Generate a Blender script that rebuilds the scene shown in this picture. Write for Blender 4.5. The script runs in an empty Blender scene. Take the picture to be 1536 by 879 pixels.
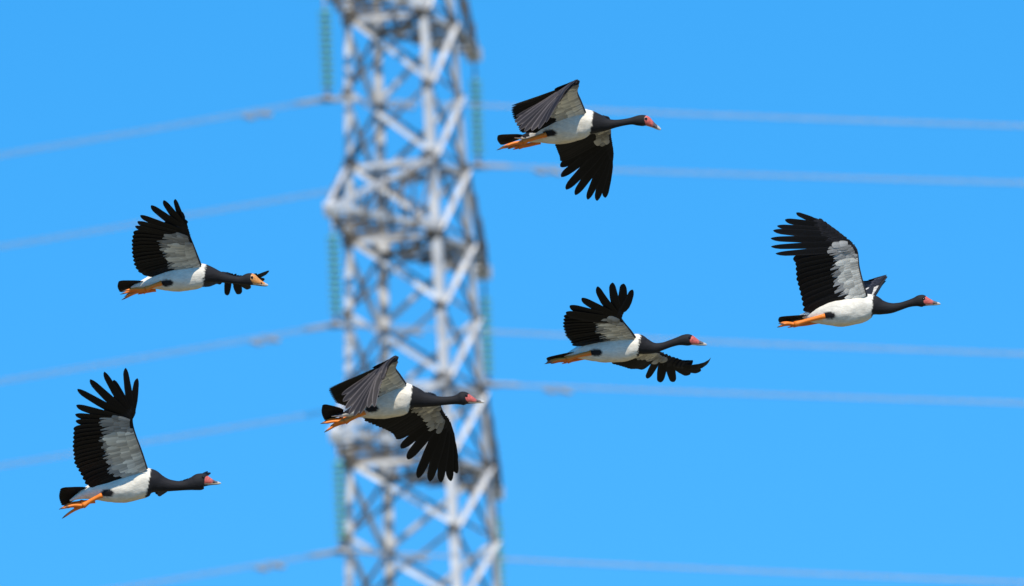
import bpy, math, random
import numpy as np
from mathutils import Matrix, Vector

random.seed(7)
rng = np.random.default_rng(7)
scene = bpy.context.scene
COL = scene.collection
R = math.radians

# ------------------------------------------------------------------ camera
W0, H0 = 1536.0, 879.0
LENS, SENSOR = 400.0, 36.0
FPX = LENS / SENSOR * W0
CAM = np.array([0.0, 0.0, 1.6])
PITCH, ROLL = R(9.5), R(2.4)
GOOSE_DIST, TOWER_DIST = 60.0, 311.0
cam_data = bpy.data.cameras.new('camera')
cam = bpy.data.objects.new('camera', cam_data)
COL.objects.link(cam)
cam_data.lens = LENS
cam_data.sensor_width = SENSOR
cam_data.clip_start = 0.5
cam_data.clip_end = 20000
CAM_ROT = Matrix.Rotation(math.pi / 2 + PITCH, 4, 'X') @ Matrix.Rotation(-ROLL, 4, 'Z')
cam.matrix_world = Matrix.Translation(Vector(CAM)) @ CAM_ROT
cam_data.dof.use_dof = True
cam_data.dof.focus_distance = GOOSE_DIST
cam_data.dof.aperture_fstop = 5.6
cam_data.dof.aperture_blades = 9
scene.camera = cam
RC = np.array(CAM_ROT.to_3x3())           # columns: right, up, back


def ray(px, py):
    return RC @ np.array([(px - W0 / 2) / FPX, -(py - H0 / 2) / FPX, -1.0])


# ------------------------------------------------------------------ sky, sun, exposure
SUN_DIR = np.array([0.10, -0.62, 0.78])
SUN_DIR /= np.linalg.norm(SUN_DIR)
world = bpy.data.worlds.new('World')
scene.world = world
world.use_nodes = True
nt = world.node_tree
nt.nodes.clear()
wo = nt.nodes.new('ShaderNodeOutputWorld')
bg = nt.nodes.new('ShaderNodeBackground')
sky = nt.nodes.new('ShaderNodeTexSky')
sky.sky_type = 'NISHITA'
sky.sun_disc = False
sky.sun_elevation = math.asin(SUN_DIR[2])
sky.sun_rotation = math.atan2(SUN_DIR[0], SUN_DIR[1])
sky.altitude = 0
sky.air_density = 1.0
sky.dust_density = 0.0
sky.ozone_density = 3.0
tcw = nt.nodes.new('ShaderNodeTexCoord')
mpw = nt.nodes.new('ShaderNodeMapping')          # a clear, dry horizon: the deep blue reaches far down
mpw.inputs['Scale'].default_value = (1, 1, 0.8)
mpw.inputs['Location'].default_value = (0, 0, 0.2)
nrw = nt.nodes.new('ShaderNodeVectorMath'); nrw.operation = 'NORMALIZE'
gam = nt.nodes.new('ShaderNodeHueSaturation')
gam.inputs['Saturation'].default_value = 1.41
tint = nt.nodes.new('ShaderNodeMix'); tint.data_type = 'RGBA'; tint.blend_type = 'MULTIPLY'
tint.inputs['Factor'].default_value = 1.0
tint.inputs['B'].default_value = (0.90, 1.06, 1.0, 1)
bg.inputs['Strength'].default_value = 0.14
nt.links.new(tcw.outputs['Generated'], mpw.inputs['Vector'])
nt.links.new(mpw.outputs[0], nrw.inputs[0])
nt.links.new(nrw.outputs[0], sky.inputs['Vector'])
nt.links.new(sky.outputs[0], gam.inputs['Color'])
nt.links.new(gam.outputs[0], tint.inputs['A'])
nt.links.new(tint.outputs['Result'], bg.inputs['Color'])
nt.links.new(bg.outputs[0], wo.inputs['Surface'])

sun_data = bpy.data.lights.new('sun', 'SUN')
sun_data.energy = 3.5
sun_data.angle = R(0.53)
sun_data.color = (1.0, 0.91, 0.77)
sun = bpy.data.objects.new('sun', sun_data)
COL.objects.link(sun)
sun.rotation_euler = Vector(SUN_DIR).to_track_quat('Z', 'Y').to_euler()
sun.location = (40, -40, 80)

scene.view_settings.view_transform = 'Standard'
scene.view_settings.look = 'None'
scene.view_settings.exposure = 0.6
scene.view_settings.gamma = 1.0
scene.view_settings.use_curve_mapping = False
scene.render.film_transparent = False


# ------------------------------------------------------------------ helpers
def tag(o, label=None, cat=None, group=None, kind=None):
    if label: o['label'] = label
    if cat: o['category'] = cat
    if group: o['group'] = group
    if kind: o['kind'] = kind
    return o


def empty(name, parent=None):
    o = bpy.data.objects.new(name, None)
    o.empty_display_size = 0.2
    COL.objects.link(o)
    o.parent = parent
    return o


def mesh_data(name, verts, faces, mat, cols=None, smooth=True):
    me = bpy.data.meshes.new(name)
    me.from_pydata([tuple(map(float, v)) for v in verts], [], faces)
    if smooth:
        me.polygons.foreach_set('use_smooth', [True] * len(me.polygons))
    if cols is not None:
        a = me.color_attributes.new('col', 'FLOAT_COLOR', 'POINT')
        c = np.ones((len(verts), 4), dtype=np.float32)
        c[:, :3] = np.asarray(cols, dtype=np.float32)[:, :3]
        a.data.foreach_set('color', c.ravel())
    me.materials.append(mat)
    me.update()
    return me


def obj(name, me, parent=None, loc=None):
    o = bpy.data.objects.new(name, me)
    COL.objects.link(o)
    o.parent = parent
    if loc is not None: o.location = loc
    return o


class MB:
    """collects verts / faces / colours for one mesh"""
    def __init__(self): self.v, self.f, self.c = [], [], []

    def add(self, v, f, c=None):
        n = len(self.v)
        self.v += list(v)
        self.f += [tuple(i + n for i in q) for q in f]
        if c is not None: self.c += list(c)

    def build(self, name, mat, parent=None, smooth=True):
        return obj(name, mesh_data(name, self.v, self.f, mat, self.c if self.c else None, smooth), parent)


def norm(v):
    v = np.asarray(v, float)
    l = np.linalg.norm(v)
    return v / l if l > 1e-12 else v


def ring_faces(nr, ns, cap=True):
    f = []
    for i in range(nr - 1):
        for j in range(ns):
            k = (j + 1) % ns
            f.append((i * ns + j, i * ns + k, (i + 1) * ns + k, (i + 1) * ns + j))
    if cap:
        f.append(tuple(reversed(range(ns))))
        f.append(tuple(range((nr - 1) * ns, nr * ns)))
    return f


def catmull(P, n):
    P = np.asarray(P, float)
    m = len(P)
    ts = np.linspace(0, m - 1, n)
    out = []
    for t in ts:
        i = min(int(t), m - 2)
        u = t - i
        p1, p2 = P[i], P[i + 1]
        p0 = P[i - 1] if i > 0 else 2 * p1 - p2
        p3 = P[i + 2] if i + 2 < m else 2 * p2 - p1
        out.append(0.5 * (2 * p1 + (p2 - p0) * u + (2 * p0 - 5 * p1 + 4 * p2 - p3) * u ** 2 + (3 * p1 - p0 - 3 * p2 + p3) * u ** 3))
    return np.array(out)


def poly_at(P, t):
    """point at normalised arc length t of polyline P"""
    P = np.asarray(P, float)
    seg = np.linalg.norm(np.diff(P, axis=0), axis=1)
    cum = np.concatenate([[0], np.cumsum(seg)])
    s = min(max(t, 0), 1) * cum[-1]
    i = min(int(np.searchsorted(cum, s, side='right')) - 1, len(P) - 2)
    return P[i] + (P[i + 1] - P[i]) * ((s - cum[i]) / max(seg[i], 1e-9))


def poly_t(P, k):
    seg = np.linalg.norm(np.diff(np.asarray(P, float), axis=0), axis=1)
    return seg[:k].sum() / seg.sum()


# ------------------------------------------------------------------ materials
def new_mat(name):
    m = bpy.data.materials.new(name)
    m.use_nodes = True
    b = m.node_tree.nodes['Principled BSDF']
    return m, m.node_tree, b


def N(t, kind, **kw):
    n = t.nodes.new(kind)
    for k, v in kw.items():
        if k in n.inputs: n.inputs[k].default_value = v
        else: setattr(n, k, v)
    return n


def mat_plumage():
    m, t, b = new_mat('plumage')
    a = N(t, 'ShaderNodeAttribute', attribute_name='col')
    tc = N(t, 'ShaderNodeTexCoord')
    mp = N(t, 'ShaderNodeMapping')
    mp.inputs['Scale'].default_value = (38, 95, 95)
    t.links.new(tc.outputs['Object'], mp.inputs['Vector'])
    n1 = N(t, 'ShaderNodeTexNoise', Scale=1.0, Detail=4.0, Roughness=0.65)
    t.links.new(mp.outputs[0], n1.inputs['Vector'])
    n2 = N(t, 'ShaderNodeTexNoise', Scale=14.0, Detail=3.0)
    t.links.new(tc.outputs['Object'], n2.inputs['Vector'])
    r1 = N(t, 'ShaderNodeMapRange')
    r1.inputs['From Min'].default_value = 0.3; r1.inputs['From Max'].default_value = 0.7
    r1.inputs['To Min'].default_value = 0.80; r1.inputs['To Max'].default_value = 1.08
    t.links.new(n1.outputs['Fac'], r1.inputs['Value'])
    r2 = N(t, 'ShaderNodeMapRange')
    r2.inputs['From Min'].default_value = 0.3; r2.inputs['From Max'].default_value = 0.7
    r2.inputs['To Min'].default_value = 0.88; r2.inputs['To Max'].default_value = 1.04
    t.links.new(n2.outputs['Fac'], r2.inputs['Value'])
    mu = N(t, 'ShaderNodeMath', operation='MULTIPLY')
    t.links.new(r1.outputs[0], mu.inputs[0]); t.links.new(r2.outputs[0], mu.inputs[1])
    mx = N(t, 'ShaderNodeVectorMath', operation='SCALE')
    t.links.new(a.outputs['Color'], mx.inputs[0]); t.links.new(mu.outputs[0], mx.inputs['Scale'])
    t.links.new(mx.outputs[0], b.inputs['Base Color'])
    bp = N(t, 'ShaderNodeBump', Strength=0.30, Distance=0.006)
    t.links.new(n1.outputs['Fac'], bp.inputs['Height'])
    t.links.new(bp.outputs[0], b.inputs['Normal'])
    b.inputs['Roughness'].default_value = 0.75
    b.inputs['Specular IOR Level'].default_value = 0.25
    b.inputs['Sheen Weight'].default_value = 0.04
    return m


def mat_feather(name, base, edge, spec):
    """vane colour; attribute col.r = 0 at shaft .. 1 at vane edge, col.g = along the feather"""
    m, t, b = new_mat(name)
    a = N(t, 'ShaderNodeAttribute', attribute_name='col')
    sp = N(t, 'ShaderNodeSeparateColor')
    t.links.new(a.outputs['Color'], sp.inputs[0])
    oi = N(t, 'ShaderNodeObjectInfo')
    cb = N(t, 'ShaderNodeCombineXYZ')
    m1 = N(t, 'ShaderNodeMath', operation='MULTIPLY'); m1.inputs[1].default_value = 3.0
    m2 = N(t, 'ShaderNodeMath', operation='MULTIPLY_ADD'); m2.inputs[1].default_value = 60.0
    t.links.new(sp.outputs[0], m1.inputs[0])
    t.links.new(sp.outputs[1], m2.inputs[0])
    m3 = N(t, 'ShaderNodeMath', operation='MULTIPLY'); m3.inputs[1].default_value = -14.0
    t.links.new(sp.outputs[0], m3.inputs[0]); t.links.new(m3.outputs[0], m2.inputs[2])
    t.links.new(m1.outputs[0], cb.inputs[0]); t.links.new(m2.outputs[0], cb.inputs[1])
    t.links.new(oi.outputs['Random'], cb.inputs[2])
    nz = N(t, 'ShaderNodeTexNoise', Scale=1.0, Detail=3.0)
    t.links.new(cb.outputs[0], nz.inputs['Vector'])
    er = N(t, 'ShaderNodeMapRange')
    er.inputs['From Min'].default_value = 0.55; er.inputs['From Max'].default_value = 1.0
    er.inputs['To Min'].default_value = 0.0; er.inputs['To Max'].default_value = 0.75
    t.links.new(sp.outputs[0], er.inputs['Value'])
    mm = N(t, 'ShaderNodeMath', operation='MULTIPLY')
    t.links.new(er.outputs[0], mm.inputs[0]); t.links.new(nz.outputs['Fac'], mm.inputs[1])
    mix = N(t, 'ShaderNodeMix', data_type='RGBA')
    mix.inputs['A'].default_value = (*base, 1); mix.inputs['B'].default_value = (*edge, 1)
    t.links.new(mm.outputs[0], mix.inputs['Factor'])
    rv = N(t, 'ShaderNodeMapRange')
    rv.inputs['To Min'].default_value = 0.8; rv.inputs['To Max'].default_value = 1.15
    t.links.new(oi.outputs['Random'], rv.inputs['Value'])
    rb = N(t, 'ShaderNodeMapRange')
    rb.inputs['To Min'].default_value = 0.62; rb.inputs['To Max'].default_value = 1.30
    t.links.new(sp.outputs[2], rb.inputs['Value'])
    rg = N(t, 'ShaderNodeMapRange')
    rg.inputs['To Min'].default_value = 0.72; rg.inputs['To Max'].default_value = 1.12
    t.links.new(sp.outputs[1], rg.inputs['Value'])
    q1 = N(t, 'ShaderNodeMath', operation='MULTIPLY'); q2 = N(t, 'ShaderNodeMath', operation='MULTIPLY')
    t.links.new(rv.outputs[0], q1.inputs[0]); t.links.new(rb.outputs[0], q1.inputs[1])
    t.links.new(q1.outputs[0], q2.inputs[0]); t.links.new(rg.outputs[0], q2.inputs[1])
    sc = N(t, 'ShaderNodeVectorMath', operation='SCALE')
    t.links.new(mix.outputs['Result'], sc.inputs[0]); t.links.new(q2.outputs[0], sc.inputs['Scale'])
    t.links.new(sc.outputs[0], b.inputs['Base Color'])
    bp = N(t, 'ShaderNodeBump', Strength=0.35, Distance=0.003)
    t.links.new(nz.outputs['Fac'], bp.inputs['Height']); t.links.new(bp.outputs[0], b.inputs['Normal'])
    b.inputs['Roughness'].default_value = 0.55
    b.inputs['Specular IOR Level'].default_value = spec
    return m


def mat_attr(name, rough, spec=0.5, bump=0.2, scale=120):
    m, t, b = new_mat(name)
    a = N(t, 'ShaderNodeAttribute', attribute_name='col')
    tc = N(t, 'ShaderNodeTexCoord')
    nz = N(t, 'ShaderNodeTexNoise', Scale=float(scale), Detail=3.0)
    t.links.new(tc.outputs['Object'], nz.inputs['Vector'])
    rg = N(t, 'ShaderNodeMapRange')
    rg.inputs['To Min'].default_value = 0.8; rg.inputs['To Max'].default_value = 1.15
    t.links.new(nz.outputs['Fac'], rg.inputs['Value'])
    sc = N(t, 'ShaderNodeVectorMath', operation='SCALE')
    t.links.new(a.outputs['Color'], sc.inputs[0]); t.links.new(rg.outputs[0], sc.inputs['Scale'])
    t.links.new(sc.outputs[0], b.inputs['Base Color'])
    bp = N(t, 'ShaderNodeBump', Strength=bump, Distance=0.002)
    t.links.new(nz.outputs['Fac'], bp.inputs['Height']); t.links.new(bp.outputs[0], b.inputs['Normal'])
    b.inputs['Roughness'].default_value = rough
    b.inputs['Specular IOR Level'].default_value = spec
    return m


def mat_noise(name, c1, c2, scale, rough, metal=0.0, spec=0.5, bump=0.1, dist=0.01):
    m, t, b = new_mat(name)
    tc = N(t, 'ShaderNodeTexCoord')
    nz = N(t, 'ShaderNodeTexNoise', Scale=float(scale), Detail=5.0)
    t.links.new(tc.outputs['Object'], nz.inputs['Vector'])
    rp = N(t, 'ShaderNodeValToRGB')
    rp.color_ramp.elements[0].position = 0.35; rp.color_ramp.elements[0].color = (*c1, 1)
    rp.color_ramp.elements[1].position = 0.68; rp.color_ramp.elements[1].color = (*c2, 1)
    t.links.new(nz.outputs['Fac'], rp.inputs[0])
    t.links.new(rp.outputs[0], b.inputs['Base Color'])
    bp = N(t, 'ShaderNodeBump', Strength=bump, Distance=dist)
    t.links.new(nz.outputs['Fac'], bp.inputs['Height']); t.links.new(bp.outputs[0], b.inputs['Normal'])
    b.inputs['Roughness'].default_value = rough
    b.inputs['Metallic'].default_value = metal
    b.inputs['Specular IOR Level'].default_value = spec
    return m


M_PLUM = mat_plumage()
M_BLACK = mat_feather('black_flight_feather', (0.0035, 0.0034, 0.0042), (0.030, 0.027, 0.028), 0.2)
M_WHITE = mat_feather('white_covert_feather', (0.64, 0.60, 0.52), (0.36, 0.35, 0.32), 0.25)
M_GREY = mat_feather('grey_covert_feather', (0.33, 0.32, 0.30), (0.12, 0.115, 0.11), 0.25)  # grey-white plumage; shade over the hand patch is also put into this colour
M_SLATE = mat_feather('slate_covert_feather', (0.010, 0.0095, 0.011), (0.035, 0.031, 0.034), 0.2)
M_TOP = mat_feather('pale_edged_slate_feather', (0.024, 0.0195, 0.0185), (0.26, 0.22, 0.205), 0.2)  # slate vanes with paler edges
M_BILL = mat_attr('bill_skin', 0.45, 0.4)
M_LEG = mat_attr('leg_scales', 0.5, 0.4, 0.4, 260)
M_EYE, _t, _b = new_mat('eye')
_b.inputs['Base Color'].default_value = (0.012, 0.007, 0.005, 1); _b.inputs['Roughness'].default_value = 0.08
_n = N(_t, 'ShaderNodeTexNoise', Scale=200.0)
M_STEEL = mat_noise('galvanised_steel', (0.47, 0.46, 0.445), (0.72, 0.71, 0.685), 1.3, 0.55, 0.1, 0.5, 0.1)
M_SHADED = mat_noise('shaded_steel', (0.07, 0.062, 0.052), (0.20, 0.18, 0.155), 1.5, 0.7, 0.2, 0.4, 0.1)  # same steel with the shade on braces, lacing and plates painted in
M_WIRE = mat_noise('aluminium_wire', (0.32, 0.32, 0.32), (0.42, 0.42, 0.42), 6.0, 0.5, 0.3, 0.5, 0.1)
M_CAP = mat_noise('insulator_cap_metal', (0.25, 0.25, 0.25), (0.38, 0.37, 0.35), 8.0, 0.5, 0.5)
M_GLASS = mat_noise('green_insulator_glass', (0.16, 0.54, 0.41), (0.24, 0.64, 0.51), 5.0, 0.15, 0.0, 0.6, 0.05)
M_GRASS = mat_noise('dry_grass', (0.15, 0.125, 0.065), (0.24, 0.20, 0.115), 0.35, 0.95, 0.0, 0.1, 0.6, 0.1)

# ------------------------------------------------------------------ ground
gs, gn = 6000.0, 41
gv, gf = [], []
for i in range(gn):
    for j in range(gn):
        x = -gs + 2 * gs * i / (gn - 1); y = -gs + 2 * gs * j / (gn - 1)
        z = 0.0 if math.hypot(x, y) < 900 else 2.5 * math.sin(x * .0021) * math.cos(y * .0017)
        gv.append((x, y, z))
for i in range(gn - 1):
    for j in range(gn - 1):
        a = i * gn + j
        gf.append((a, a + gn, a + gn + 1, a + 1))
tag(obj('ground', mesh_data('ground', gv, gf, M_GRASS)), 'dry grass plain below the power line', None, None, 'structure')

# ------------------------------------------------------------------ transmission tower
d0 = ray(617, 440)
T0 = CAM + d0 * TOWER_DIST
TX, TY = T0[0], T0[1]
HD = math.hypot(TX, TY)
ARM_AZ = R(20.0)
view = norm([TX, TY, 0]); right = np.array([view[1], -view[0], 0])
AX = math.sin(ARM_AZ) * right + math.cos(ARM_AZ) * view      # along the crossarms: near-left to far-right
BX = math.cos(ARM_AZ) * right - math.sin(ARM_AZ) * view      # along the line: to the right, towards the viewer


def height_at(px, py):
    d = ray(px, py)
    return CAM[2] + d[2] * HD / math.hypot(d[0], d[1])


Z2 = height_at(614, 363)
STEP = height_at(610, 252) - Z2            # one bracing panel
LV = [Z2 + 3 * STEP, Z2, Z2 - 3 * STEP]    # lower chords of the three crossarms
zA, zB = height_at(603, 100), height_at(632, 800)
MPX = TOWER_DIST / FPX
hA = 86 * MPX / (math.cos(ARM_AZ) + math.sin(ARM_AZ))
hB = 113 * MPX / (math.cos(ARM_AZ) + math.sin(ARM_AZ))
SL = (hB - hA) / (zA - zB)


def half(z):
    zk = Z2 - 9 * STEP
    if z >= zk: return hA + (zA - z) * SL
    return hA + (zA - zk) * SL + (zk - z) * 0.115


def tpt(sa, sb, z):
    h = half(z)
    return np.array([TX, TY, 0]) + AX * sa * h + BX * sb * h + np.array([0, 0, z])


def angle_bar(p, q, w, th, ref1, ref2, ext=0.0):
    """an L section from p to q: flanges of width w pointing towards ref1 and ref2"""
    p = np.asarray(p, float); q = np.asarray(q, float)
    a = norm(q - p)
    p = p - a * ext; q = q + a * ext
    u = norm(np.asarray(ref1) - a * np.dot(ref1, a))
    v = np.cross(a, u)
    if np.dot(v, ref2) < 0: v = -v
    sec = [(0, 0), (w, 0), (w, th), (th, th), (th, w), (0, w)]
    vs = [p + u * s[0] + v * s[1] for s in sec] + [q + u * s[0] + v * s[1] for s in sec]
    if np.dot(np.cross(u, v), a) < 0:
        f = [(i, i + 6, (i + 1) % 6 + 6, (i + 1) % 6) for i in range(6)] + [tuple(range(6)), tuple(range(11, 5, -1))]
    else:
        f = [(i, (i + 1) % 6, (i + 1) % 6 + 6, i + 6) for i in range(6)] + [tuple(range(5, -1, -1)), tuple(range(6, 12))]
    return vs, f


tower = empty('lattice_tower')
tower.location = (TX, TY, 0)
tag(tower, 'tall grey galvanised steel lattice pylon behind the geese carrying the power lines', 'pylon')
T_OFF = np.array([TX, TY, 0])


def member(name, p, q, w, ref1, ref2, parent=tower, mat=M_STEEL, th=None, ext=0.0):
    vs, f = angle_bar(np.asarray(p) - T_OFF, np.asarray(q) - T_OFF, w, th or max(0.012, w * 0.1), ref1, ref2, ext)
    return obj(name, mesh_data(name, vs, f, mat, None, False), parent)


# panel heights, ground to peak
zs = [Z2 + k * STEP for k in range(-9, 6)]
low = []
z = zs[0]; h = STEP * 1.35
while z - h > 2.5:
    z -= h; low.append(z); h *= 1.25
zs = [0.0] + low[::-1] + zs
TOPZ = zs[-1]
PEAK = TOPZ + 3.0
UPV = np.array([0, 0, 1.0])
for sa in (-1, 1):
    for sb in (-1, 1):
        mb = MB()
        for z0, z1 in zip(zs[:-1], zs[1:]):
            w = 0.225 if z0 < Z2 + 2 * STEP else 0.19
            v, f = angle_bar(tpt(sa, sb, z0) - T_OFF, tpt(sa, sb, z1) - T_OFF, w, 0.026, -AX * sa, -BX * sb, 0.0)
            mb.add(v, f)
        v, f = angle_bar(tpt(sa, sb, TOPZ) - T_OFF, np.array([0, 0, PEAK]) + AX * sa * 0.1 + BX * sb * 0.1, 0.15, 0.016, -AX * sa, -BX * sb)
        mb.add(v, f)
        v, f = angle_bar(tpt(sa, sb, -0.5) - T_OFF, tpt(sa, sb, 0.0) - T_OFF, 0.5, 0.24, -AX * sa, -BX * sb)
        mb.add(v, f)
        mb.build('leg', M_STEEL, tower, False)

faces = [((-1, -1), (-1, 1), -AX), ((-1, 1), (1, 1), BX), ((1, 1), (1, -1), AX), ((1, -1), (-1, -1), -BX)]
arm_z = set()
for z in LV:
    arm_z.add(round(z, 3)); arm_z.add(round(z + STEP, 3))
for k, (z0, z1) in enumerate(zip(zs[:-1], zs[1:])):
    for (c0, c1, nrm) in faces:
        p00, p10 = tpt(*c0, z0), tpt(*c1, z0)
        p01, p11 = tpt(*c0, z1), tpt(*c1, z1)
        wb = 0.118
        inn = -nrm
        # one diagonal sits outside the leg flange, the other inside it
        if nrm is faces[0][2] or nrm is faces[2][2]: (p00, p10), (p01, p11) = (p10, p00), (p11, p01)
        member('brace', p00 + nrm * 0.015, p11 + nrm * 0.015, wb, UPV, nrm)
        member('brace', p10 - nrm * 0.045, p01 - nrm * 0.045, wb * 0.62, UPV, -nrm, mat=M_SHADED)
        if round(z1, 3) in arm_z or z1 == TOPZ or z1 < zs[0] + 15:
            member('strut', p01 - nrm * 0.09, p11 - nrm * 0.09, 0.14, -UPV, -nrm)
    if round(z1, 3) in arm_z:
        member('plan_brace', tpt(-1, -1, z1) - UPV * 0.03, tpt(1, 1, z1) - UPV * 0.03, 0.10, UPV, BX, mat=M_SHADED)
        member('plan_brace', tpt(-1, 1, z1) - UPV * 0.19, tpt(1, -1, z1) - UPV * 0.19, 0.10, UPV, BX, mat=M_SHADED)
    # gusset plates at the leg joints of the upper body
    if z1 > Z2 - 6 * STEP:
        big = round(z1, 3) in arm_z
        for sa in (-1, 1):
            for sb in (-1, 1):
                mb = MB()
                pc = tpt(sa, sb, z1) - T_OFF
                s = 0.42 if big else 0.27
                for (nv, tv) in ((AX * sa, -BX * sb), (BX * sb, -AX * sa)):
                    c = pc + nv * 0.036 + tv * s * 0.42
                    q = []
                    for dn in (-0.008, 0.008):
                        for (a_, b_) in ((-.42, -.35), (-.42, .35), (-.1, .55), (.5, .3), (.5, -.3), (-.1, -.55)):
                            q.append(c + nv * dn + tv * a_ * s + UPV * b_ * s)
                    mb.add(q, [tuple(range(6)), tuple(range(11, 5, -1))] + [(i, (i + 1) % 6, (i + 1) % 6 + 6, i + 6) for i in range(6)])
                mb.build('gusset_plate', M_SHADED, tower, False)

# crossarms
TIPS = {}
ARM_HALF = [111 * MPX / math.sin(ARM_AZ), 112 * MPX / math.sin(ARM_AZ), 117 * MPX / math.sin(ARM_AZ)]
for li, zl in enumerate(LV):
    for side in (-1, 1):
        arm = empty('crossarm', tower)
        root = T_OFF
        tip = T_OFF + AX * side * ARM_HALF[li] + UPV * zl
        TIPS[(li, side)] = tip
        lo = [tpt(side, s, zl) for s in (-1, 1)]
        up = [tpt(side, s, zl + STEP) for s in (-1, 1)]
        tips2 = [tip + BX * s * 0.16 for s in (-1, 1)]
        for i, s in enumerate((-1, 1)):
            member('chord', lo[i], tips2[i], 0.16, UPV, -BX * s, arm)
            member('chord', up[i], tips2[i] + UPV * 0.2, 0.13, -UPV, -BX * s, arm)
            nseg = 4
            pts = []
            for k in range(nseg):
                f0 = k / nseg; f1 = (k + 1) / nseg
                a0 = lo[i] + (tips2[i] - lo[i]) * f0; b0 = up[i] + (tips2[i] + UPV * .2 - up[i]) * f0
                a1 = lo[i] + (tips2[i] - lo[i]) * f1; b1 = up[i] + (tips2[i] + UPV * .2 - up[i]) * f1
                out = BX * s * 0.012
                if k > 0: member('lacing', a0 + out, b0 + out, 0.07, AX, BX * s, arm, M_SHADED)
                if k < nseg - 1: member('lacing', b0 + out * 2, a1 + out * 2, 0.07, AX, BX * s, arm, M_SHADED)
        for k in range(5):
            f0 = k / 5; f1 = (k + 1) / 5
            l0, r0 = lo[0] + (tips2[0] - lo[0]) * f0, lo[1] + (tips2[1] - lo[1]) * f0
            l1, r1 = lo[0] + (tips2[0] - lo[0]) * f1, lo[1] + (tips2[1] - lo[1]) * f1
            dn = -UPV * 0.02
            if k: member('lacing', l0 + dn, r0 + dn, 0.07, AX, -UPV, arm, M_SHADED)
            if k < 4: member('lacing', (l0 if k % 2 else r0) + dn * 2, (r1 if k % 2 else l1) + dn * 2, 0.07, AX, -UPV, arm, M_SHADED)
        # end plate that carries the insulator string
        mb = MB()
        c = tip - T_OFF + UPV * 0.06
        q = []
        for dn in (-0.19, 0.19):
            for (a_, b_) in ((-.26, .16), (.12, .14), (.16, .0), (.07, -.24), (-.07, -.24), (-.26, -.04)):
                q.append(c + BX * dn + AX * side * a_ + UPV * b_)
        mb.add(q, [tuple(range(6)), tuple(range(11, 5, -1))] + [(i, (i + 1) % 6, (i + 1) % 6 + 6, i + 6) for i in range(6)])
        mb.build('end_plate', M_STEEL, arm, False)


# ------------------------------------------------------------------ insulator strings
def lathe(profile, ns=16):
    v, f = [], []
    for (r, z) in profile:
        for j in range(ns):
            a = 2 * math.pi * j / ns
            v.append((r * math.cos(a), r * math.sin(a), z))
    return v, ring_faces(len(profile), ns)


v, f = lathe([(0.020, 0.0), (0.030, -0.01), (0.08, -0.045), (0.175, -0.072), (0.195, -0.085), (0.190, -0.094),
              (0.12, -0.088), (0.09, -0.10), (0.07, -0.092), (0.055, -0.104), (0.02, -0.095)])
ME_DISC = mesh_data('glass_disc', v, f, M_GLASS)
v, f = lathe([(0.016, 0.055), (0.030, 0.05), (0.046, 0.02), (0.048, -0.012), (0.018, -0.03), (0.016, -0.095)], 12)
ME_CAP = mesh_data('cap', v, f, M_CAP)
v, f = lathe([(0.02, 0.0), (0.03, -0.02), (0.03, -0.28), (0.06, -0.30), (0.06, -0.36), (0.02, -0.38), (0.02, -0.44)], 10)
ME_LINK = mesh_data('hanger_link', v, f, M_CAP)
NDISC, PITCHD = 13, 0.168
INS_TOP, INS_LEN = 0.62, NDISC * PITCHD
side_txt = {-1: 'on the orange-faced goose\'s side', 1: 'on the curled-wing goose\'s side'}
lev_txt = ['top', 'middle', 'bottom']
CLAMPS = {}
for li in range(3):
    for side in (-1, 1):
        tip = TIPS[(li, side)]
        s = empty('insulator_string')
        s.location = tip - UPV * 0.2
        tag(s, 'green glass insulator string under the %s crossarm %s' % (lev_txt[li], side_txt[side]), 'insulator', 'insulator strings on the pylon')
        obj('hanger_link', ME_LINK, s)
        for k in range(NDISC):
            dsk = obj('glass_disc', ME_DISC, s, (0, 0, -INS_TOP + 0.14 - k * PITCHD))
            obj('cap', ME_CAP, dsk)
        CLAMPS[(li, side)] = tip - UPV * (0.2 + INS_TOP - 0.14 + INS_LEN + 0.10)


# ------------------------------------------------------------------ conductors
def tube(P, r, ns=8):
    P = np.asarray(P, float)
    v = []
    for i, p in enumerate(P):
        t = norm(P[min(i + 1, len(P) - 1)] - P[max(i - 1, 0)])
        u = norm(np.cross(t, [0.0123, 0.05, 1.0])); w = np.cross(u, t)
        rr = r[i] if hasattr(r, '__len__') else r
        for j in range(ns):
            a = 2 * math.pi * j / ns
            v.append(p + u * rr * math.cos(a) + w * rr * math.sin(a))
    return v, ring_faces(len(P), ns)


ALPHA, SPAN = 0.106, 330.0
LINE_AZ = R(9.0)
LX = math.cos(LINE_AZ) * right - math.sin(LINE_AZ) * view      # along the conductors


def sag(s):
    a = ALPHA + (0.010 if s > 0 and side < 0 else 0.0)
    s = abs(s)
    return -a * s + a * s * s / SPAN


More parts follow.
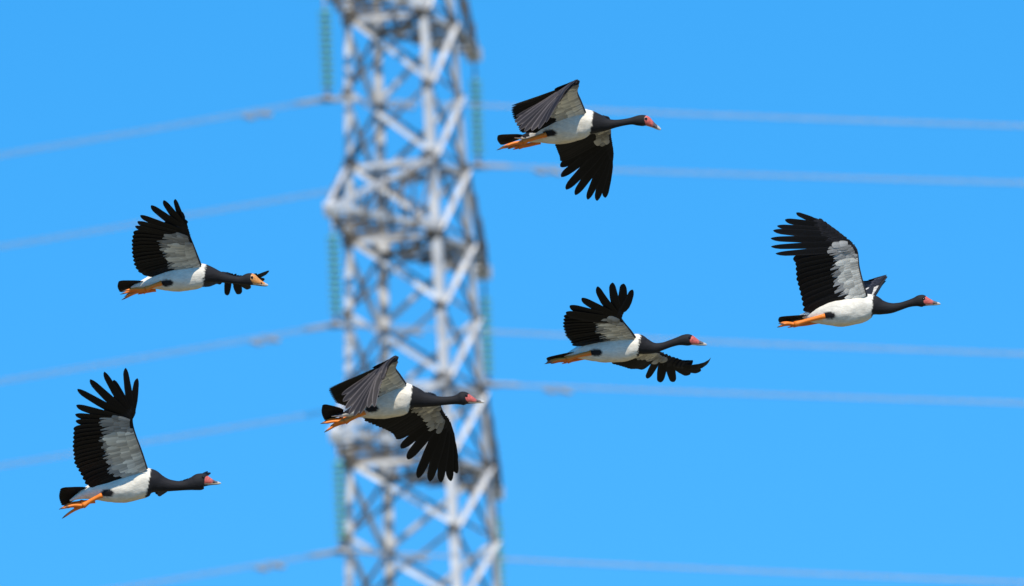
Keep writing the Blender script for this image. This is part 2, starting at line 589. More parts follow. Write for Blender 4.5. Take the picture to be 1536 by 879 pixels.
for li in range(3):
    for side in (-1, 1):
        c = CLAMPS[(li, side)]
        line = empty('power_line')
        line.location = c
        tag(line, 'twin aluminium power line clamped below the %s crossarm %s' % (lev_txt[li], side_txt[side]), 'cable', 'power lines crossing behind the geese')
        ss = np.concatenate([np.linspace(-165, -20, 30), np.linspace(-18, 18, 37), np.linspace(20, 165, 30)])
        for o_ in (-0.19, 0.19):
            pts = [LX * s + AX * o_ + UPV * (sag(s) - 0.02 * math.exp(-abs(s) * 2) - 0.16) for s in ss]
            v, f = tube(pts, 0.0130)
            obj('wire', mesh_data('wire', v, f, M_WIRE), line)
            # armour rods over the clamp
            pts = [LX * s + AX * o_ + UPV * (sag(s) - 0.16) for s in np.linspace(-0.9, 0.9, 13)]
            v, f = tube(pts, [0.022] + [0.032] * 11 + [0.022])
            obj('armour_rod', mesh_data('armour_rod', v, f, M_WIRE), line)
            for sd in (-1.95, 1.95):
                mb = MB()
                ctr = LX * sd + AX * o_ + UPV * (sag(sd) - 0.16)
                dr = norm(LX * np.sign(sd) + UPV * -ALPHA)
                v, f = tube([ctr + UPV * 0.03, ctr - UPV * 0.14], 0.022, 6); mb.add(v, f)
                v, f = tube([ctr - UPV * 0.13 - dr * 0.26, ctr - UPV * 0.13 + dr * 0.26], 0.012, 6); mb.add(v, f)
                for e in (-1, 1):
                    cc = ctr - UPV * 0.13 + dr * 0.24 * e
                    v, f = tube([cc - dr * 0.11, cc - dr * 0.09, cc + dr * 0.07, cc + dr * 0.10], [0.02, 0.045, 0.045, 0.02], 10); mb.add(v, f)
                mb.build('damper', M_CAP, line)
        # yoke plate and two suspension clamps
        mb = MB()
        q = [AX * a_ + UPV * b_ + BX * d_ for d_ in (-0.012, 0.012) for (a_, b_) in ((-.05, .12), (.05, .12), (.24, -.04), (.24, -.10), (-.24, -.10), (-.24, -.04))]
        mb.add(q, [tuple(range(6)), tuple(range(11, 5, -1))] + [(i, (i + 1) % 6, (i + 1) % 6 + 6, i + 6) for i in range(6)])
        mb.build('yoke_plate', M_CAP, line, False)
        for o_ in (-0.19, 0.19):
            v, f = tube([AX * o_ + LX * s + UPV * (-0.165 - 0.06 * abs(s) / 0.2) for s in (-0.2, -0.12, 0, 0.12, 0.2)], [0.03, 0.05, 0.062, 0.05, 0.03], 8)
            obj('clamp', mesh_data('clamp', v, f, M_CAP), line)


# ------------------------------------------------------------------ magpie geese
BLK = np.array([0.011, 0.0105, 0.012])
from mathutils import noise as mn


def lump(x, y, z):
    """ruffled plumage: soft folds plus finer feather tufts"""
    return 0.045 * mn.noise(Vector((x * 14, y * 26, z * 26))) + 0.022 * mn.noise(Vector((x * 45, y * 80, z * 80)))

WHT = np.array([0.78, 0.725, 0.61])


def interp(xs, ys, u): return float(np.interp(u, xs, ys))


PRIM = ([0, .08, .30, .55, .68, .80, .88, .94, .98, 1.0], [.22, .55, 1.0, 1.0, .86, .80, .72, .54, .30, .05])
SECO = ([0, .12, .45, .80, .88, .94, .98, 1.0], [.35, .8, 1.0, 1.0, .92, .74, .46, .12])
COVT = ([0, .2, .6, .82, .94, 1.0], [.6, .9, 1.0, .95, .72, .22])


def feather(base, tip, wdir, n, width, prof, bend=None, camber=0.045, ns=9, thick=0.0016, asym=0.0):
    """a cambered feather vane with a shaft ridge: closed, four points per station"""
    base = np.asarray(base, float); tip = np.asarray(tip, float)
    rv = rng.uniform(0, 1)
    ctrl = (base + tip) / 2 + (bend if bend is not None else 0)
    us = np.concatenate([np.linspace(0, .8, ns - 4), [.88, .94, .98, 1.0]])
    v, c = [], []
    for u in us:
        p = (1 - u) ** 2 * base + 2 * u * (1 - u) * ctrl + u * u * tip
        hw = width * 0.5 * interp(*prof, u)
        th = thick * (1.1 - 0.8 * u)
        l = p - wdir * hw * (1 - asym) - n * camber * hw
        r = p + wdir * hw * (1 + asym) - n * camber * hw
        v += [l, p + n * th, r, p - n * th]
        c += [(1, u, rv), (0, u, rv), (1, u, rv), (0, u, rv)]
    return v, ring_faces(len(us), 4), c


class Bird:
    def __init__(s, name_label, crop, scale, centre, dist):
        s.ox, s.oy = crop; s.s = scale; s.cx, s.cy = centre; s.dist = dist
        s.m = dist / FPX / scale
        px, py = s.ox + s.cx / scale, s.oy + s.cy / scale
        d = ray(px, py)
        loc = CAM + d * dist
        zax = norm(-d); xax = norm(RC[:, 0] - zax * np.dot(RC[:, 0], zax)); yax = np.cross(zax, xax)
        mw = Matrix.Identity(4)
        for i in range(3):
            mw[i][0], mw[i][1], mw[i][2], mw[i][3] = xax[i], yax[i], zax[i], loc[i]
        s.root = empty('magpie_goose')
        s.root.matrix_world = mw
        tag(s.root, name_label, 'goose', 'magpie geese flying past the pylon')

    def P(s, p):
        z = p[2] if len(p) > 2 else 0.0
        return np.array([(p[0] - s.cx) * s.m, -(p[1] - s.cy) * s.m, z * s.m])

    # torso, neck and head: one continuous skin lofted along the spine
    def body(s, st, collar, thigh, rump=None):
        A = []
        for q in st:
            p = s.P((q[0], q[1], 0)); A.append([p[0], p[1], q[2] * s.m, q[3] if len(q) > 3 else 0.95])
        n = 200; ns = 48
        C = catmull(A, n)
        C[:, 2] = np.maximum(C[:, 2], 0.002)
        v, col = [], []
        c0, c1 = s.P((*collar[0], 0)), s.P((*collar[1], 0))
        tp = s.P((*thigh, 0))
        rump_shade_x = s.P((rump, 0, 0))[0] if rump else 0
        for i in range(n):
            t = norm(C[min(i + 1, n - 1), :2] - C[max(i - 1, 0), :2])
            nn = np.array([-t[1], t[0]])
            r, w = C[i, 2], C[i, 2] * C[i, 3]
            for j in range(ns):
                a = 2 * math.pi * j / ns
                ca, sa = math.cos(a), math.sin(a)
                # slightly keeled breast, flatter back
                rr = r * (1.0 + 0.0 * ca)
                gx, gy, gz = C[i, 0] * 1, ca * r, sa * r
                fl = 1.0 + lump(gx, gy, gz) * (1.0 if r > 0.03 else .6)
                p = np.array([C[i, 0] + nn[0] * rr * ca * fl, C[i, 1] + nn[1] * rr * ca * fl, w * sa * fl])
                v.append(p)
                jit = 0.010 * mn.noise(Vector((p[0] * 60, p[1] * 120, p[2] * 120))) + 0.004 * mn.noise(Vector((p[0] * 150, p[1] * 330, p[2] * 330)))
                f = (p[1] - c1[1]) / (c0[1] - c1[1] + 1e-9)
                xc = c1[0] + (c0[0] - c1[0]) * f
                k = min(max(((p[0] + jit) - xc) / 0.006 + .5, 0), 1)
                cc = WHT * (1 - k) + BLK * k
                # black thigh feathering
                if abs(p[2]) > r * 0.25:
                    dx, dy = (p[0] - tp[0]) / 0.036, (p[1] - tp[1]) / 0.020
                    e = dx * dx + dy * dy + 25 * jit
                    kk = min(max((1.15 - e) / .4, 0), 1)
                    cc = cc * (1 - kk) + BLK * kk
                if rump and p[0] < rump_shade_x and ca > 0.05 + jit * 30: cc = BLK  # white upper rump painted black for the shade under the wing
                col.append(cc)
        f = ring_faces(n, ns)
        me = mesh_data('body', v, f, M_PLUM, col)
        return obj('body', me, s.root)

    def head(s, eye, gape, tip, st, skin, zr=0.80, dull=(.10, .08, .08)):
        """bill and bare facial skin, plus eyes. st: centreline stations (x, y, r) eye -> tip"""
        A = []
        for q in st:
            p = s.P((q[0], q[1], 0)); A.append([p[0], p[1], q[2] * s.m])
        n, ns = 44, 32
        C = catmull(A, n)
        E, G, T = s.P(eye), s.P(gape), s.P(tip)
        v, col = [], []
        skin = np.array(skin)
        L = np.linalg.norm((T - E)[:2])
        for i in range(n):
            u = i / (n - 1)
            t = norm(C[min(i + 1, n - 1), :2] - C[max(i - 1, 0), :2])
            nn = np.array([-t[1], t[0]])
            r = max(C[i, 2], 0.0015)
            w = max(r * (zr + 0.35 * max(u - .5, 0)), 0.0065 if u < .985 else 0.004)
            for j in range(ns):
                a = 2 * math.pi * j / ns
                p = np.array([C[i, 0] + nn[0] * r * math.cos(a), C[i, 1] + nn[1] * r * math.cos(a), w * math.sin(a)])
                # mouth line: a shallow groove between the mandibles
                gl = G[1] + (T[1] - G[1]) * (p[0] - G[0]) / (T[0] - G[0])
                dm = (p[1] - gl) / 0.004
                if p[0] > G[0] - .004 and abs(dm) < 1: p[2] *= 0.88 + 0.12 * abs(dm)
                v.append(p)
                k = (p[0] - G[0]) / (T[0] - G[0])
                edge = E[0] - 0.008 + (G[0] - E[0] + 0.006) * min(max((E[1] - p[1]) / (E[1] - G[1] + 1e-6), -0.9), 1.2) ** 2
                if p[1] > gl + 0.001:
                    cc = skin
                    cc = skin * (0.86 + .5 * mn.noise(Vector((p[0] * 180, p[1] * 180, p[2] * 180))))
                    if k > .44: cc = skin * .30 + np.array(dull) * .70
                    if k > .52: cc = np.array(dull) * 1.1
                    if .50 < k < .60 and abs((p[1] - gl) / max(r, .001)) < .75 and abs(p[2]) > w * .6: cc = np.array([.015, .012, .012])
                    if k > .78: cc = np.array([.50, .47, .42])
                    if p[0] < edge: cc = BLK
                elif p[1] > gl - 0.005 and p[0] > G[0] - .003:
                    cc = np.array([.62, .50, .36]) if k < .85 else np.array([.5, .47, .42])
                elif k > .55: cc = np.array([.20, .17, .14])
                else: cc = BLK
                col.append(cc)
        obj('bill', mesh_data('bill', v, ring_faces(n, ns), M_BILL, col), s.root)
        # eyes sit on the side of the head with a pale rim
        i = int(np.argmin(np.abs(C[:, 0] - E[0])))
        for sgn in (1, -1):
            yy = min(abs(E[1] - C[i, 1]) / max(C[i, 2], 1e-4), .9)
            zz = C[i, 2] * zr * math.sqrt(1 - yy * yy) + 0.0022
            mb = MB()
            rad = 0.0072
            vv, ff = [], []
            for a in range(7):
                th = math.pi * a / 6
                for b in range(10):
                    ph = 2 * math.pi * b / 10
                    vv.append(np.array([E[0], E[1], sgn * (zz - 0.0005)]) + rad * np.array([max(math.sin(th), .02) * math.cos(ph), max(math.sin(th), .02) * math.sin(ph), math.cos(th) * .7]))
            mb.add(vv, ring_faces(7, 10))
            mb.build('eye', M_EYE, s.root)

    def leg(s, pts, toes, z, z_foot, dark=1.0, sc=1.0):
        """orange shank from the thigh to the ankle, then long half-webbed toes with claws"""
        org = np.array([0.86, 0.215, 0.018]) * (0.5 + 0.5 * dark)
        mb = MB()
        P = np.array([s.P((x, y, z + (z_foot - z) * k / (len(pts) - 1))) for k, (x, y) in enumerate(pts)])
        P = catmull(P, 10)
        rad = np.interp(np.linspace(0, 1, 10), [0, .25, .75, 1], [0.0135, 0.0110, 0.0110, 0.0165]) * sc
        v, f = tube(P, list(rad), 12); mb.add(v, f, [org] * len(v))
        a0 = P[-1]
        tl = []
        for k, (tx, ty) in enumerate(toes):
            zt = z_foot + (k - (len(toes) - 1) / 2) * 34
            tp = s.P((tx, ty, zt))
            mid = (a0 + tp) / 2 + np.array([0, 0.006, 0])
            q = catmull([a0, mid, tp], 9)
            rr = np.interp(np.linspace(0, 1, 9), [0, .15, .8, .9, 1], [0.0125, 0.0090, 0.0058, 0.0036, 0.0009])
            v, f = tube(q, list(rr), 8)
            cl = [org * 0.95 if i // 8 < 7 else np.array([.12, .09, .06]) for i in range(len(v))]
            mb.add(v, f, cl)
            tl.append(q)
        for qa, qb in zip(tl[:-1], tl[1:]):           # webs
            m_ = (qa[3] + qb[3]) / 2
            v = [a0, qa[2], qa[4], m_, qb[4], qb[2]]
            v = [p + np.array([0, .0015, 0]) for p in v] + [p - np.array([0, .0015, 0]) for p in v]
            mb.add(v, [tuple(range(6)), tuple(range(11, 5, -1))] + [(i, i + 6, (i + 1) % 6 + 6, (i + 1) % 6) for i in range(6)], [org * .9] * 12)
        # hind toe
        q = [a0, a0 + np.array([-0.008, -0.010, 0]), a0 + np.array([-0.030, -0.016, 0])]
        v, f = tube(q, [0.007, 0.005, 0.0015], 8); mb.add(v, f, [org * .9] * len(v))
        mb.build('leg', M_LEG, s.root)

    def tail(s, base, top, bot, n=9):
        b = s.P(base); t = empty('tail', s.root)
        for k in range(n):
            u = k / (n - 1)
            tx = top[0] + (bot[0] - top[0]) * u - 10 * math.sin(math.pi * u)
            ty = top[1] + (bot[1] - top[1]) * u
            z = 50 - 100 * u
            tip = s.P((tx, ty, z))
            bb = b + np.array([0, (0.5 - u) * 0.012, (0.5 - u) * 0.035])
            ax = norm(tip - bb)
            w = s.P((*bot, -50)) - s.P((*top, 50)); w = norm(w - ax * np.dot(w, ax))
            nn = np.cross(w, ax)
            v, f, c = feather(bb, tip, norm(w + nn * .12), nn, 0.040, SECO)
            obj('tail_feather', mesh_data('tail_feather', v, f, M_BLACK, c, False), t)

    def wing(s, side, L, wk, tips, T, nsec=13, curl=0.02, bends=None, white_t=1.0, rows=((0, .17), (.06, .30), (.14, .44)),
             top_white=0.0, gap=None, pw=0.040, prim_white=2, lead_dark=0.85, arm_white=0.0, fmat=None, uwhite=True, pgrow=1.0):
        """side +1: the wing towards the viewer, -1: the wing beyond the body.
        L: leading edge shoulder..hand, wk: index of the wrist in L, tips: primaries outer..inner, T: trailing edge wrist..body"""
        L = [s.P(p) for p in L]; tips = [s.P(p) for p in tips]; T = [s.P(p) for p in T]
        Lc = catmull(L, 40); tw = poly_t(L, wk)
        npri = len(tips)
        base, tip = [], []
        for i in range(npri):
            t = 1.0 + (tw + .02 - 1.0) * i / (npri - 1)
            base.append(poly_at(Lc, t)); tip.append(tips[i])
        for j in range(nsec):
            u = (j + .5) / nsec
            base.append(poly_at(Lc, tw * (1 - u) + 0.0 * u)); tip.append(poly_at(T, u))
        base, tip = np.array(base), np.array(tip)
        nf = len(base)
        mid = base * .45 + tip * .55
        ax = np.array([norm(tip[i] - base[i]) for i in range(nf)])
        sp = np.array([mid[max(i - 1, 0)] - mid[min(i + 1, nf - 1)] for i in range(nf)])
        sp[npri - 1] = mid[npri - 2] - mid[npri - 1]
        sp[npri] = mid[npri] - mid[npri + 1]
        sp = np.array([norm(sp[i] - ax[i] * np.dot(sp[i], ax[i])) for i in range(nf)])
        un = np.array([norm(np.cross(sp[i], ax[i])) * side for i in range(nf)])     # underside normal
        for _ in range(2):
            u2 = un.copy()
            for i in range(1, nf - 1): u2[i] = norm(un[i - 1] + 2 * un[i] + un[i + 1])
            un = u2
        sp = np.array([norm(sp[i] - un[i] * np.dot(sp[i], un[i])) for i in range(nf)])
        # the arm itself
        mbv, mbc = [], []
        na, nsg = 26, 14
        tb = np.array([1.0 + (tw + .02 - 1.0) * i / (npri - 1) for i in range(npri)] + [tw * (1 - (j + .5) / nsec) for j in range(nsec)])
        o_ = np.argsort(tb)
        for i in range(na):
            t = i / (na - 1)
            p = poly_at(Lc, t)
            a_ = norm([np.interp(t, tb[o_], ax[o_, k]) for k in range(3)])
            u_ = norm([np.interp(t, tb[o_], un[o_, k]) for k in range(3)])
            ch = interp([0, .3, tw, 1], [0.052, 0.046, 0.034, 0.010], t)
            th = interp([0, .3, tw, 1], [0.011, 0.0070, 0.0050, 0.003], t)
            for j in range(nsg):
                b = 2 * math.pi * j / nsg
                q = p + a_ * ch * (.82 - math.cos(b)) + u_ * th * math.sin(b) * (1 + .4 * math.cos(b))
                mbv.append(q)
                under = math.sin(b) > 0.2 + 0.55 * max(math.cos(b), 0)
                jt = 0.03 * math.sin(j * 2.1 + i * 1.7) + 0.14 * max(math.cos(b), 0)
                if uwhite and under and tw * arm_white <= t + jt < tw * lead_dark * white_t: cc = WHT * .82
                else: cc = BLK * 1.4
                mbc.append(cc)
        wing = obj('wing', mesh_data('wing', mbv, ring_faces(na, nsg), M_PLUM, mbc), s.root)
        # flight feathers
        for i in range(nf):
            prim = i < npri
            if prim:
                d = [np.linalg.norm(tip[i] - tip[k]) for k in (i - 1, i + 1) if 0 <= k < npri]
                w = pw * ((1.0 if i else .85) + .30 * pgrow * i / (npri - 1))
            else:
                d = np.linalg.norm(tip[i] - tip[i + 1 if i + 1 < nf else i - 1])
                w = min(max(d * 2.2, 0.040), 0.066)
            n = -un[i]
            kb = max(0, i / max(npri - 1, 1) - .45) * pgrow if prim else 0
            pprof = (PRIM[0], [a_ * (1 - kb) + interp(*SECO, q_) * kb for q_, a_ in zip(*PRIM)])
            wd = norm(sp[i] - n * ((.26 if fmat and prim else .10) + rng.uniform(-.05, .05)))
            w *= rng.uniform(.92, 1.08)
            ln = np.linalg.norm(tip[i] - base[i])
            bv = n * ln * (-curl if prim else -.02)
            if bends and i in bends: bv = bv + s.P((s.cx + bends[i][0], s.cy + bends[i][1], bends[i][2]))
            v, f, c = feather(base[i] + n * 0.0008 * (i % 2), tip[i], wd, n, w, pprof if prim else SECO, bv, asym=-.25 if prim else -.1)
            nm = 'primary_feather' if prim else 'secondary_feather'
            obj(nm, mesh_data(nm, v, f, fmat if (fmat and prim) else M_BLACK, c, False), wing)

        # covert rows, both faces
        def at(k):
            i = min(int(k), nf - 2); f_ = k - i
            # no blending across the gap between primaries and secondaries
            g = lambda A: A[i] * (1 - f_) + A[i + 1] * f_
            return g(base), g(tip), norm(g(sp)), norm(g(un))

        def row(mb, k0, k1, f0, f1, cnt, sign, lift, wmul=1.0, jit=.10):
            for q in range(cnt):
                k = k0 + (k1 - k0) * (q + .5) / cnt + rng.uniform(-.12, .12)
                k = min(max(k, 0), nf - 1.001)
                b_, t_, s_, u_ = at(k)
                ln = np.linalg.norm(t_ - b_)
                fa, fb = f0, f1 * (1 + rng.uniform(-jit, jit))
                nn = u_ * sign
                bb = b_ + (t_ - b_) * fa + nn * lift
                tt = b_ + (t_ - b_) * fb + nn * lift * .75
                b2, t2, _, _ = at(min(k + .6, nf - 1.001)); b1, t1, _, _ = at(max(k - .6, 0))
                wid = np.linalg.norm((b2 + (t2 - b2) * (fa + fb) / 2) - (b1 + (t1 - b1) * (fa + fb) / 2)) / 1.2 * (k1 - k0) / cnt
                wid = min(max(wid * 2.3 * wmul, 0.027), 0.05)
                v, f, c = feather(bb, tt, norm(s_ - nn * .05 * sign), nn, wid, COVT, nn * lift * .4, .03, ns=7, thick=.0007)
                mb.add(v, f, c)
        kw = npri - prim_white
        wht, blk, top, tpw = MB(), MB(), MB(), MB()
        gry = MB()
        for r_, (f0, f1) in enumerate(rows):
            ks = npri + 1 if r_ == 0 else kw
            lift = 0.0130 - .0022 * r_
            km = min(max(npri + 2, ks), nf - 2)
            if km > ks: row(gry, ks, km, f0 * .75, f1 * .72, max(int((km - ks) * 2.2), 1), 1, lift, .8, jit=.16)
            row(wht, km, nf - 1, f0, f1, int((nf - km) * (1.7, 1.5, 1.3)[min(r_, 2)]), 1, lift, jit=.06 + .04 * r_)
            row(blk, 0, ks, f0 * .8, f1 * .8, int(ks * 1.4) + 1, 1, 0.0042 - .0010 * r_)
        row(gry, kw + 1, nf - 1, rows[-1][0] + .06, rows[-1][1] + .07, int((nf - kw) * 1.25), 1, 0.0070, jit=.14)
        kt = nf - 1 - int(nsec * min(top_white / max(tw, .01), 1)) if top_white > 0 else nf - 1
        for r_, (f0, f1) in enumerate(((0, .2), (.08, .34), (.2, .5))):
            if not (fmat and r_ == 2): row(top, 0, kt, f0, f1, int(kt * 1.4), -1, 0.0090 - .0020 * r_, 1.05)
            if kt < nf - 1: row(tpw, kt, nf - 1, f0, f1, int((nf - 1 - kt) * 2), -1, 0.0085 - .0018 * r_, 1.1)
        tag(wht.build('underwing_coverts', M_WHITE if uwhite else M_SLATE, wing, False), kind='stuff')
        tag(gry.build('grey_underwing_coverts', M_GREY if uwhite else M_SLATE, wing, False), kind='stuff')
        tag(blk.build('dark_underwing_coverts', M_SLATE, wing, False), kind='stuff')
        tag(top.build('upperwing_coverts', fmat or M_SLATE, wing, False), kind='stuff')
        if tpw.v: tag(tpw.build('white_upperwing_coverts', M_WHITE, wing, False), kind='stuff')
        return wing


PINK = (0.62, 0.135, 0.11)
# --- goose with its near wing arched over the back, alone above the tower's right-hand lines
b = Bird('goose with one wing arched over its back, bill dipped, legs tucked under tail', (730, 105), 4.289, (500, 370), 59.6)
b.body([(178, 434, 4), (215, 433, 13), (270, 431, 35), (340, 405, 68), (430, 385, 92), (520, 365, 105), (600, 345, 100), (660, 338, 82),
        (715, 343, 62), (765, 350, 42), (820, 346, 27), (880, 337, 22), (930, 329, 23), (965, 326, 31, .9), (1000, 325, 36, .8), (1025, 327, 32, .75), (1050, 340, 18, .7)],
       ((683, 285), (664, 412)), (405, 405), rump=275)
b.head((1025, 313), (1028, 358), (1118, 383), [(1000, 326, 35.5), (1025, 327, 33.5), (1050, 341, 25), (1075, 357, 17), (1097, 370, 13), (1112, 379, 9), (1120, 384, 4)], PINK)
b.leg([(385, 415), (300, 440), (235, 462)], [(64, 516), (88, 500), (112, 494)], 72, 55)
b.leg([(345, 462), (270, 482), (205, 492)], [(92, 505), (120, 500), (135, 508)], -45, -50, .8)
b.tail((225, 425, 0), (70, 424), (86, 478))
b.wing(1, [(630, 275, 55), (600, 200, 150), (576, 135, 250), (592, 72, 330), (550, 95, 390), (505, 140, 430)], 3,
       [(384, 338, 640), (336, 380, 640), (292, 392, 620), (246, 398, 590), (212, 386, 550), (196, 358, 500), (184, 338, 450), (190, 300, 400)],
       [(163, 222, 330), (160, 262, 290), (168, 305, 240), (200, 360, 150), (215, 400, 90), (300, 400, 70)], nsec=18, curl=.07, pw=.042, fmat=M_TOP, prim_white=-2, bends={k: (-22 + 2 * k, -42 + 4 * k, 0) for k in range(8)},
       rows=((0, .18), (.08, .30), (.2, .40)))
b.wing(-1, [(690, 325, -55), (750, 302, -110), (786, 318, -160), (796, 420, -290), (803, 500, -380), (803, 560, -430)], 3,
       [(786, 722, -560), (766, 826, -640), (712, 846, -640), (652, 838, -620), (572, 808, -580), (512, 772, -530), (480, 690, -470), (476, 625, -420)],
       [(474, 590, -370), (470, 560, -300), (458, 530, -220), (442, 490, -120), (400, 440, -70)], nsec=11, curl=.03, pw=.046,
       rows=((0, .12), (.05, .19), (.10, .25)), arm_white=.72, lead_dark=.95)

# --- orange-faced goose
b = Bird('goose with orange face and bill, the other wing fanned out hidden behind its neck', (160, 285), 4.75, (540, 630), 61.0)
b.body([(172, 695, 4), (215, 682, 18), (270, 668, 34), (340, 652, 56), (420, 638, 80), (500, 630, 93), (580, 622, 96), (640, 610, 92), (690, 600, 76),
        (740, 605, 58), (790, 616, 43), (840, 628, 34), (890, 637, 29), (935, 643, 28), (970, 642, 33, .9), (1005, 637, 43, .8), (1035, 638, 42, .75), (1062, 650, 22, .7)],
       ((706, 535), (688, 655)), (428, 662))
b.head((1035, 622), (1047, 668), (1149, 676), [(1008, 637, 42), (1035, 638, 43), (1065, 651, 31), (1095, 664, 21), (1122, 673, 14.5), (1140, 677, 10), (1150, 679, 4)], (0.74, 0.31, 0.08), dull=(0.62, 0.25, 0.07))
b.leg([(392, 662), (335, 682), (280, 706)], [(106, 784), (96, 744), (112, 722)], 72, 60, 1.0)
b.leg([(350, 708), (300, 718), (262, 722)], [(125, 760), (140, 745), (150, 738)], -40, -40, .8)
b.tail((260, 662, 0), (84, 655), (90, 722))
b.wing(1, [(665, 535, 55), (630, 440, 150), (600, 355, 240), (575, 290, 300), (552, 240, 345)], 2,
       [(568, 224, 395), (490, 68, 470), (408, 76, 480), (318, 112, 470), (242, 182, 450), (222, 226, 410), (206, 258, 380)],
       [(196, 285, 350), (180, 350, 300), (180, 450, 210), (196, 540, 130), (232, 588, 80), (290, 606, 60), (380, 590, 60)], nsec=15, curl=.03, pw=.040,
       rows=((0, .18), (.06, .32), (.15, .45)))
b.wing(-1, [(715, 575, -50), (790, 592, -200), (850, 592, -320), (930, 625, -430), (1010, 640, -520)], 2,
       [(1163, 577, -700), (1130, 640, -690), (1027, 702, -640), (955, 742, -560), (905, 655, -520), (862, 752, -460), (826, 655, -400)],
       [(800, 672, -330), (770, 668, -260), (730, 660, -160), (690, 640, -60)], nsec=10, curl=.02, pw=.046, pgrow=0, uwhite=False,
       rows=((0, .2), (.08, .3), (.2, .42)))

# --- goose with sunlit flank and long raised wing
b = Bird('goose with wing raised straight up, fanned finger feathers, pink face, dangling toes', (70, 540), 3.514, (420, 670), 58.8)
b.body([(122, 742, 4), (160, 722, 14), (205, 704, 30), (260, 690, 50), (330, 685, 64), (400, 677, 75), (460, 662, 81), (515, 645, 78), (555, 641, 66),
        (600, 652, 44), (640, 660, 33), (690, 663, 26), (735, 660, 27), (770, 652, 36, .9), (800, 643, 44, .8), (828, 636, 38, .75), (850, 643, 18, .7)],
       ((548, 580), (526, 705)), (320, 702))
b.head((824, 617), (836, 652), (919, 649), [(800, 641, 40), (824, 635, 37), (848, 639, 26), (870, 644, 16.5), (890, 648, 10.5), (908, 649, 7), (919, 650, 3)], PINK)
b.leg([(292, 712), (245, 735), (192, 768)], [(80, 836), (66, 786), (96, 776)], 72, 55)
b.leg([(255, 742), (220, 748), (180, 752)], [(64, 788), (90, 770), (110, 782)], -40, -40, .9)
b.tail((215, 682, 0), (72, 682), (78, 764))
b.wing(1, [(525, 575, 50), (495, 480, 122), (466, 400, 189), (449, 335, 234), (456, 290, 269)], 3,
       [(478, 100, 369), (416, 46, 403), (354, 108, 380), (304, 66, 414), (230, 106, 403), (164, 156, 380), (158, 240, 336), (152, 288, 302), (154, 322, 279)],
       [(143, 352, 262), (137, 460, 189), (146, 545, 122), (178, 600, 77), (208, 662, 50), (290, 660, 45)], nsec=17, curl=.03, pw=.040,
       rows=((0, .18), (.06, .32), (.15, .46)), prim_white=3)
b.wing(-1, [(575, 620, -45), (640, 650, -160), (700, 648, -290), (770, 632, -380), (820, 618, -430)], 2,
       [(866, 592, -560), (850, 585, -570), (830, 612, -560), (800, 640, -540), (760, 655, -480), (720, 665, -420), (680, 672, -360)],
       [(650, 680, -300), (620, 700, -230), (600, 716, -180), (580, 690, -80)], nsec=9, curl=.02, pw=.035, uwhite=False)

# --- goose crossing in front of the pylon
b = Bird('goose flying across the pylon, one wing arched over back, other hanging with pale stripe', (465, 520), 3.996, (440, 330), 59.2)
b.body([(128, 416, 4), (168, 411, 9), (215, 403, 18), (290, 380, 46), (370, 360, 73), (450, 340, 92), (520, 320, 99), (575, 303, 88), (622, 304, 66),
        (680, 318, 46), (740, 325, 33), (800, 325, 26), (855, 321, 25), (888, 316, 31, .9), (912, 311, 41, .8), (935, 311, 37, .75), (958, 318, 20, .7)],
       ((612, 240), (594, 372)), (372, 372), rump=285)
b.head((938, 294), (950, 333), (1046, 332), [(912, 313, 37), (935, 312, 36), (960, 318, 26), (985, 325, 16.5), (1010, 329, 10), (1032, 332, 7), (1046, 333, 3)], PINK)
b.leg([(330, 392), (270, 420), (212, 448)], [(84, 514), (120, 478), (62, 462)], 72, 55)
b.leg([(250, 428), (215, 432), (180, 438)], [(62, 462), (85, 448), (98, 462)], -40, -40, .9)
b.tail((200, 388, 0), (74, 352), (84, 436))
b.wing(1, [(570, 225, 52), (530, 165, 140), (506, 125, 220), (525, 64, 310), (488, 84, 360), (452, 130, 395)], 3,
       [(386, 362, 620), (352, 366, 620), (302, 402, 600), (266, 416, 570), (236, 406, 540), (216, 372, 490), (200, 330, 440), (192, 290, 390)],
       [(118, 240, 330), (112, 262, 290), (128, 298, 240), (152, 335, 170), (200, 352, 100), (290, 360, 70)], nsec=18, curl=.07, pw=.042, fmat=M_TOP, prim_white=-2, bends={k: (-22 + 2 * k, -42 + 4 * k, 0) for k in range(8)},
       rows=((0, .18), (.08, .30), (.2, .40)))
b.wing(-1, [(640, 300, -50), (705, 285, -100), (750, 296, -150), (792, 385, -260), (832, 455, -340), (852, 520, -390)], 3,
       [(884, 682, -500), (884, 764, -560), (848, 810, -590), (788, 818, -600), (722, 812, -590), (650, 792, -560), (588, 678, -480), (548, 612, -410)],
       [(520, 560, -340), (500, 525, -270), (460, 500, -210), (390, 472, -130), (320, 440, -70), (320, 420, -40)], nsec=13, curl=.03, pw=.046,
       rows=((0, .14), (.06, .26), (.12, .35)), prim_white=3, lead_dark=.9, arm_white=.6)

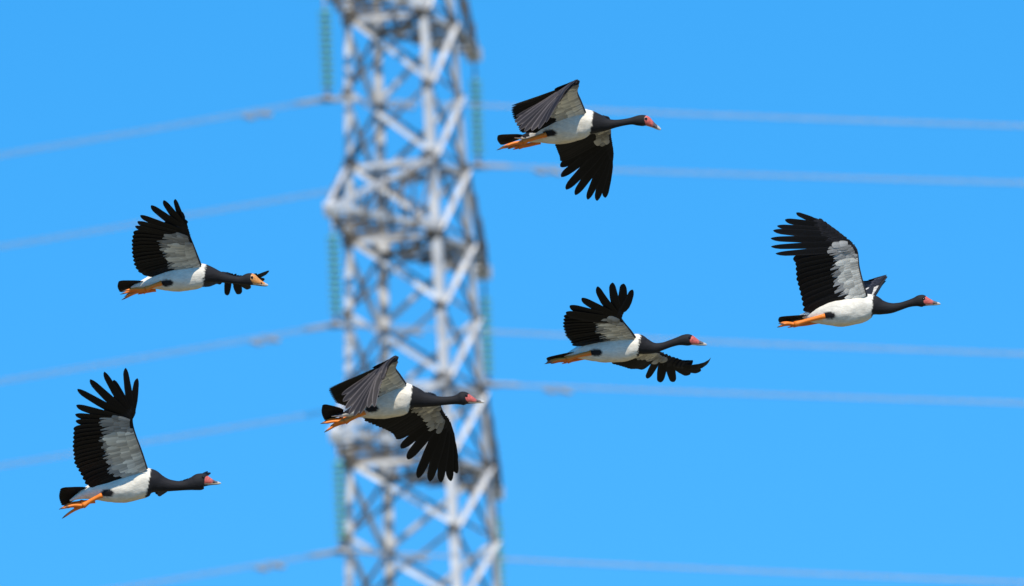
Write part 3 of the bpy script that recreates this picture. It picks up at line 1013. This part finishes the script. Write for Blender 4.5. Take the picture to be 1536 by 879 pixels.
# --- goose with curled wing tip
b = Bird('goose with both wings spread, one wing tip curling upward below its head', (800, 410), 4.882, (560, 560), 60.4)
b.body([(225, 606, 4), (260, 594, 18), (305, 584, 36), (370, 572, 62), (450, 565, 80), (540, 562, 91), (630, 556, 94), (710, 540, 89), (765, 521, 78),
        (820, 535, 58), (880, 546, 40), (940, 536, 29), (1000, 516, 27), (1055, 499, 30), (1095, 490, 38, .88), (1130, 488, 43, .8), (1158, 492, 37, .75), (1185, 502, 20, .7)],
       ((782, 455), (762, 595)), (458, 580))
b.head((1145, 470), (1165, 519), (1268, 521), [(1130, 488, 42), (1155, 490, 37.5), (1182, 500, 28), (1210, 510, 20), (1236, 516, 14), (1256, 520, 9.5), (1270, 522, 4)], PINK)
b.leg([(422, 582), (340, 600), (245, 628)], [(82, 664), (96, 650), (110, 660)], 72, 50, .85)
b.leg([(390, 612), (320, 628), (250, 640)], [(110, 655), (130, 648), (128, 662)], -40, -30, .7)
b.tail((300, 585, 0), (96, 622), (130, 660))
b.wing(1, [(742, 470, 52), (700, 410, 140), (648, 345, 250), (642, 320, 300), (640, 295, 330)], 2,
       [(728, 122, 460), (662, 78, 480), (580, 70, 480), (470, 98, 470), (356, 182, 440), (268, 238, 400), (240, 286, 370)],
       [(226, 300, 340), (216, 380, 270), (236, 455, 190), (268, 492, 130), (282, 524, 90), (320, 530, 60), (420, 505, 55)], nsec=15, curl=.04, pw=.047,
       bends={0: (18, 30, 0), 1: (22, 0, 0), 2: (-12, 0, 0), 3: (-22, 20, 0)}, rows=((0, .16), (.06, .28), (.14, .40)))
b.wing(-1, [(790, 555, -50), (870, 570, -170), (935, 582, -290), (1020, 636, -400), (1090, 680, -470)], 2,
       [(1306, 618, -640), (1232, 716, -640), (1152, 742, -620), (1036, 796, -560), (936, 800, -500), (838, 772, -430)],
       [(790, 706, -340), (760, 700, -280), (700, 698, -210), (640, 676, -130), (570, 656, -70), (560, 630, -40)], nsec=12, curl=.02, pw=.052, pgrow=.2,
       bends={0: (60, 48, 0)}, arm_white=.45, rows=((0, .18), (.08, .30), (.18, .40)))

# --- goose with sunlit belly and swept-back wing
b = Bird('goose with sunlit white belly, raised wing bent sharply back, white patch on other wing', (1140, 305), 4.397, (560, 705), 60.0)
b.body([(262, 738, 4), (290, 740, 20), (330, 742, 42), (395, 730, 70), (470, 718, 90), (550, 712, 100), (630, 700, 99), (700, 680, 88), (748, 673, 68),
        (800, 686, 48), (860, 691, 35), (920, 680, 26), (975, 663, 24), (1020, 651, 29, .9), (1050, 644, 38, .8), (1078, 644, 39, .75), (1102, 650, 20, .7)],
       ((746, 600), (735, 745)), (456, 740))
b.head((1080, 628), (1097, 668), (1189, 664), [(1052, 644, 37), (1078, 644, 37), (1105, 650, 27), (1132, 656, 18.5), (1158, 660, 13), (1176, 662, 9), (1190, 664, 4)], PINK)
b.leg([(430, 742), (330, 768), (228, 798)], [(112, 818), (122, 792), (140, 800)], 72, 55)
b.leg([(400, 775), (300, 795), (220, 800)], [(135, 802), (150, 798), (160, 806)], -40, -30, .8)
b.tail((325, 745, 0), (126, 752), (132, 792))
b.wing(1, [(700, 610, 52), (672, 520, 80), (648, 420, 110), (632, 300, 150), (560, 235, 170), (470, 170, 190), (400, 125, 200)], 3,
       [(240, 64, 230), (166, 110, 235), (114, 150, 235), (88, 180, 235), (72, 232, 230), (74, 286, 225), (104, 332, 215)],
       [(212, 352, 190), (234, 400, 175), (240, 500, 130), (262, 580, 90), (278, 650, 65), (286, 716, 50), (400, 680, 50)], nsec=14, curl=.015, pw=.038, pgrow=0,
       rows=((0, .15), (.05, .25), (.12, .34)), prim_white=2)
b.wing(-1, [(745, 615, -50), (770, 580, -120), (800, 530, -220), (836, 484, -330), (800, 500, -400), (760, 520, -470)], 3,
       [(655, 508, -720), (635, 512, -700), (615, 518, -660), (605, 522, -620), (600, 526, -580), (600, 530, -530)],
       [(600, 535, -470), (600, 545, -400), (610, 565, -300), (620, 600, -180), (640, 640, -80)], nsec=12, curl=.06, pw=.044, top_white=.3, fmat=M_TOP)
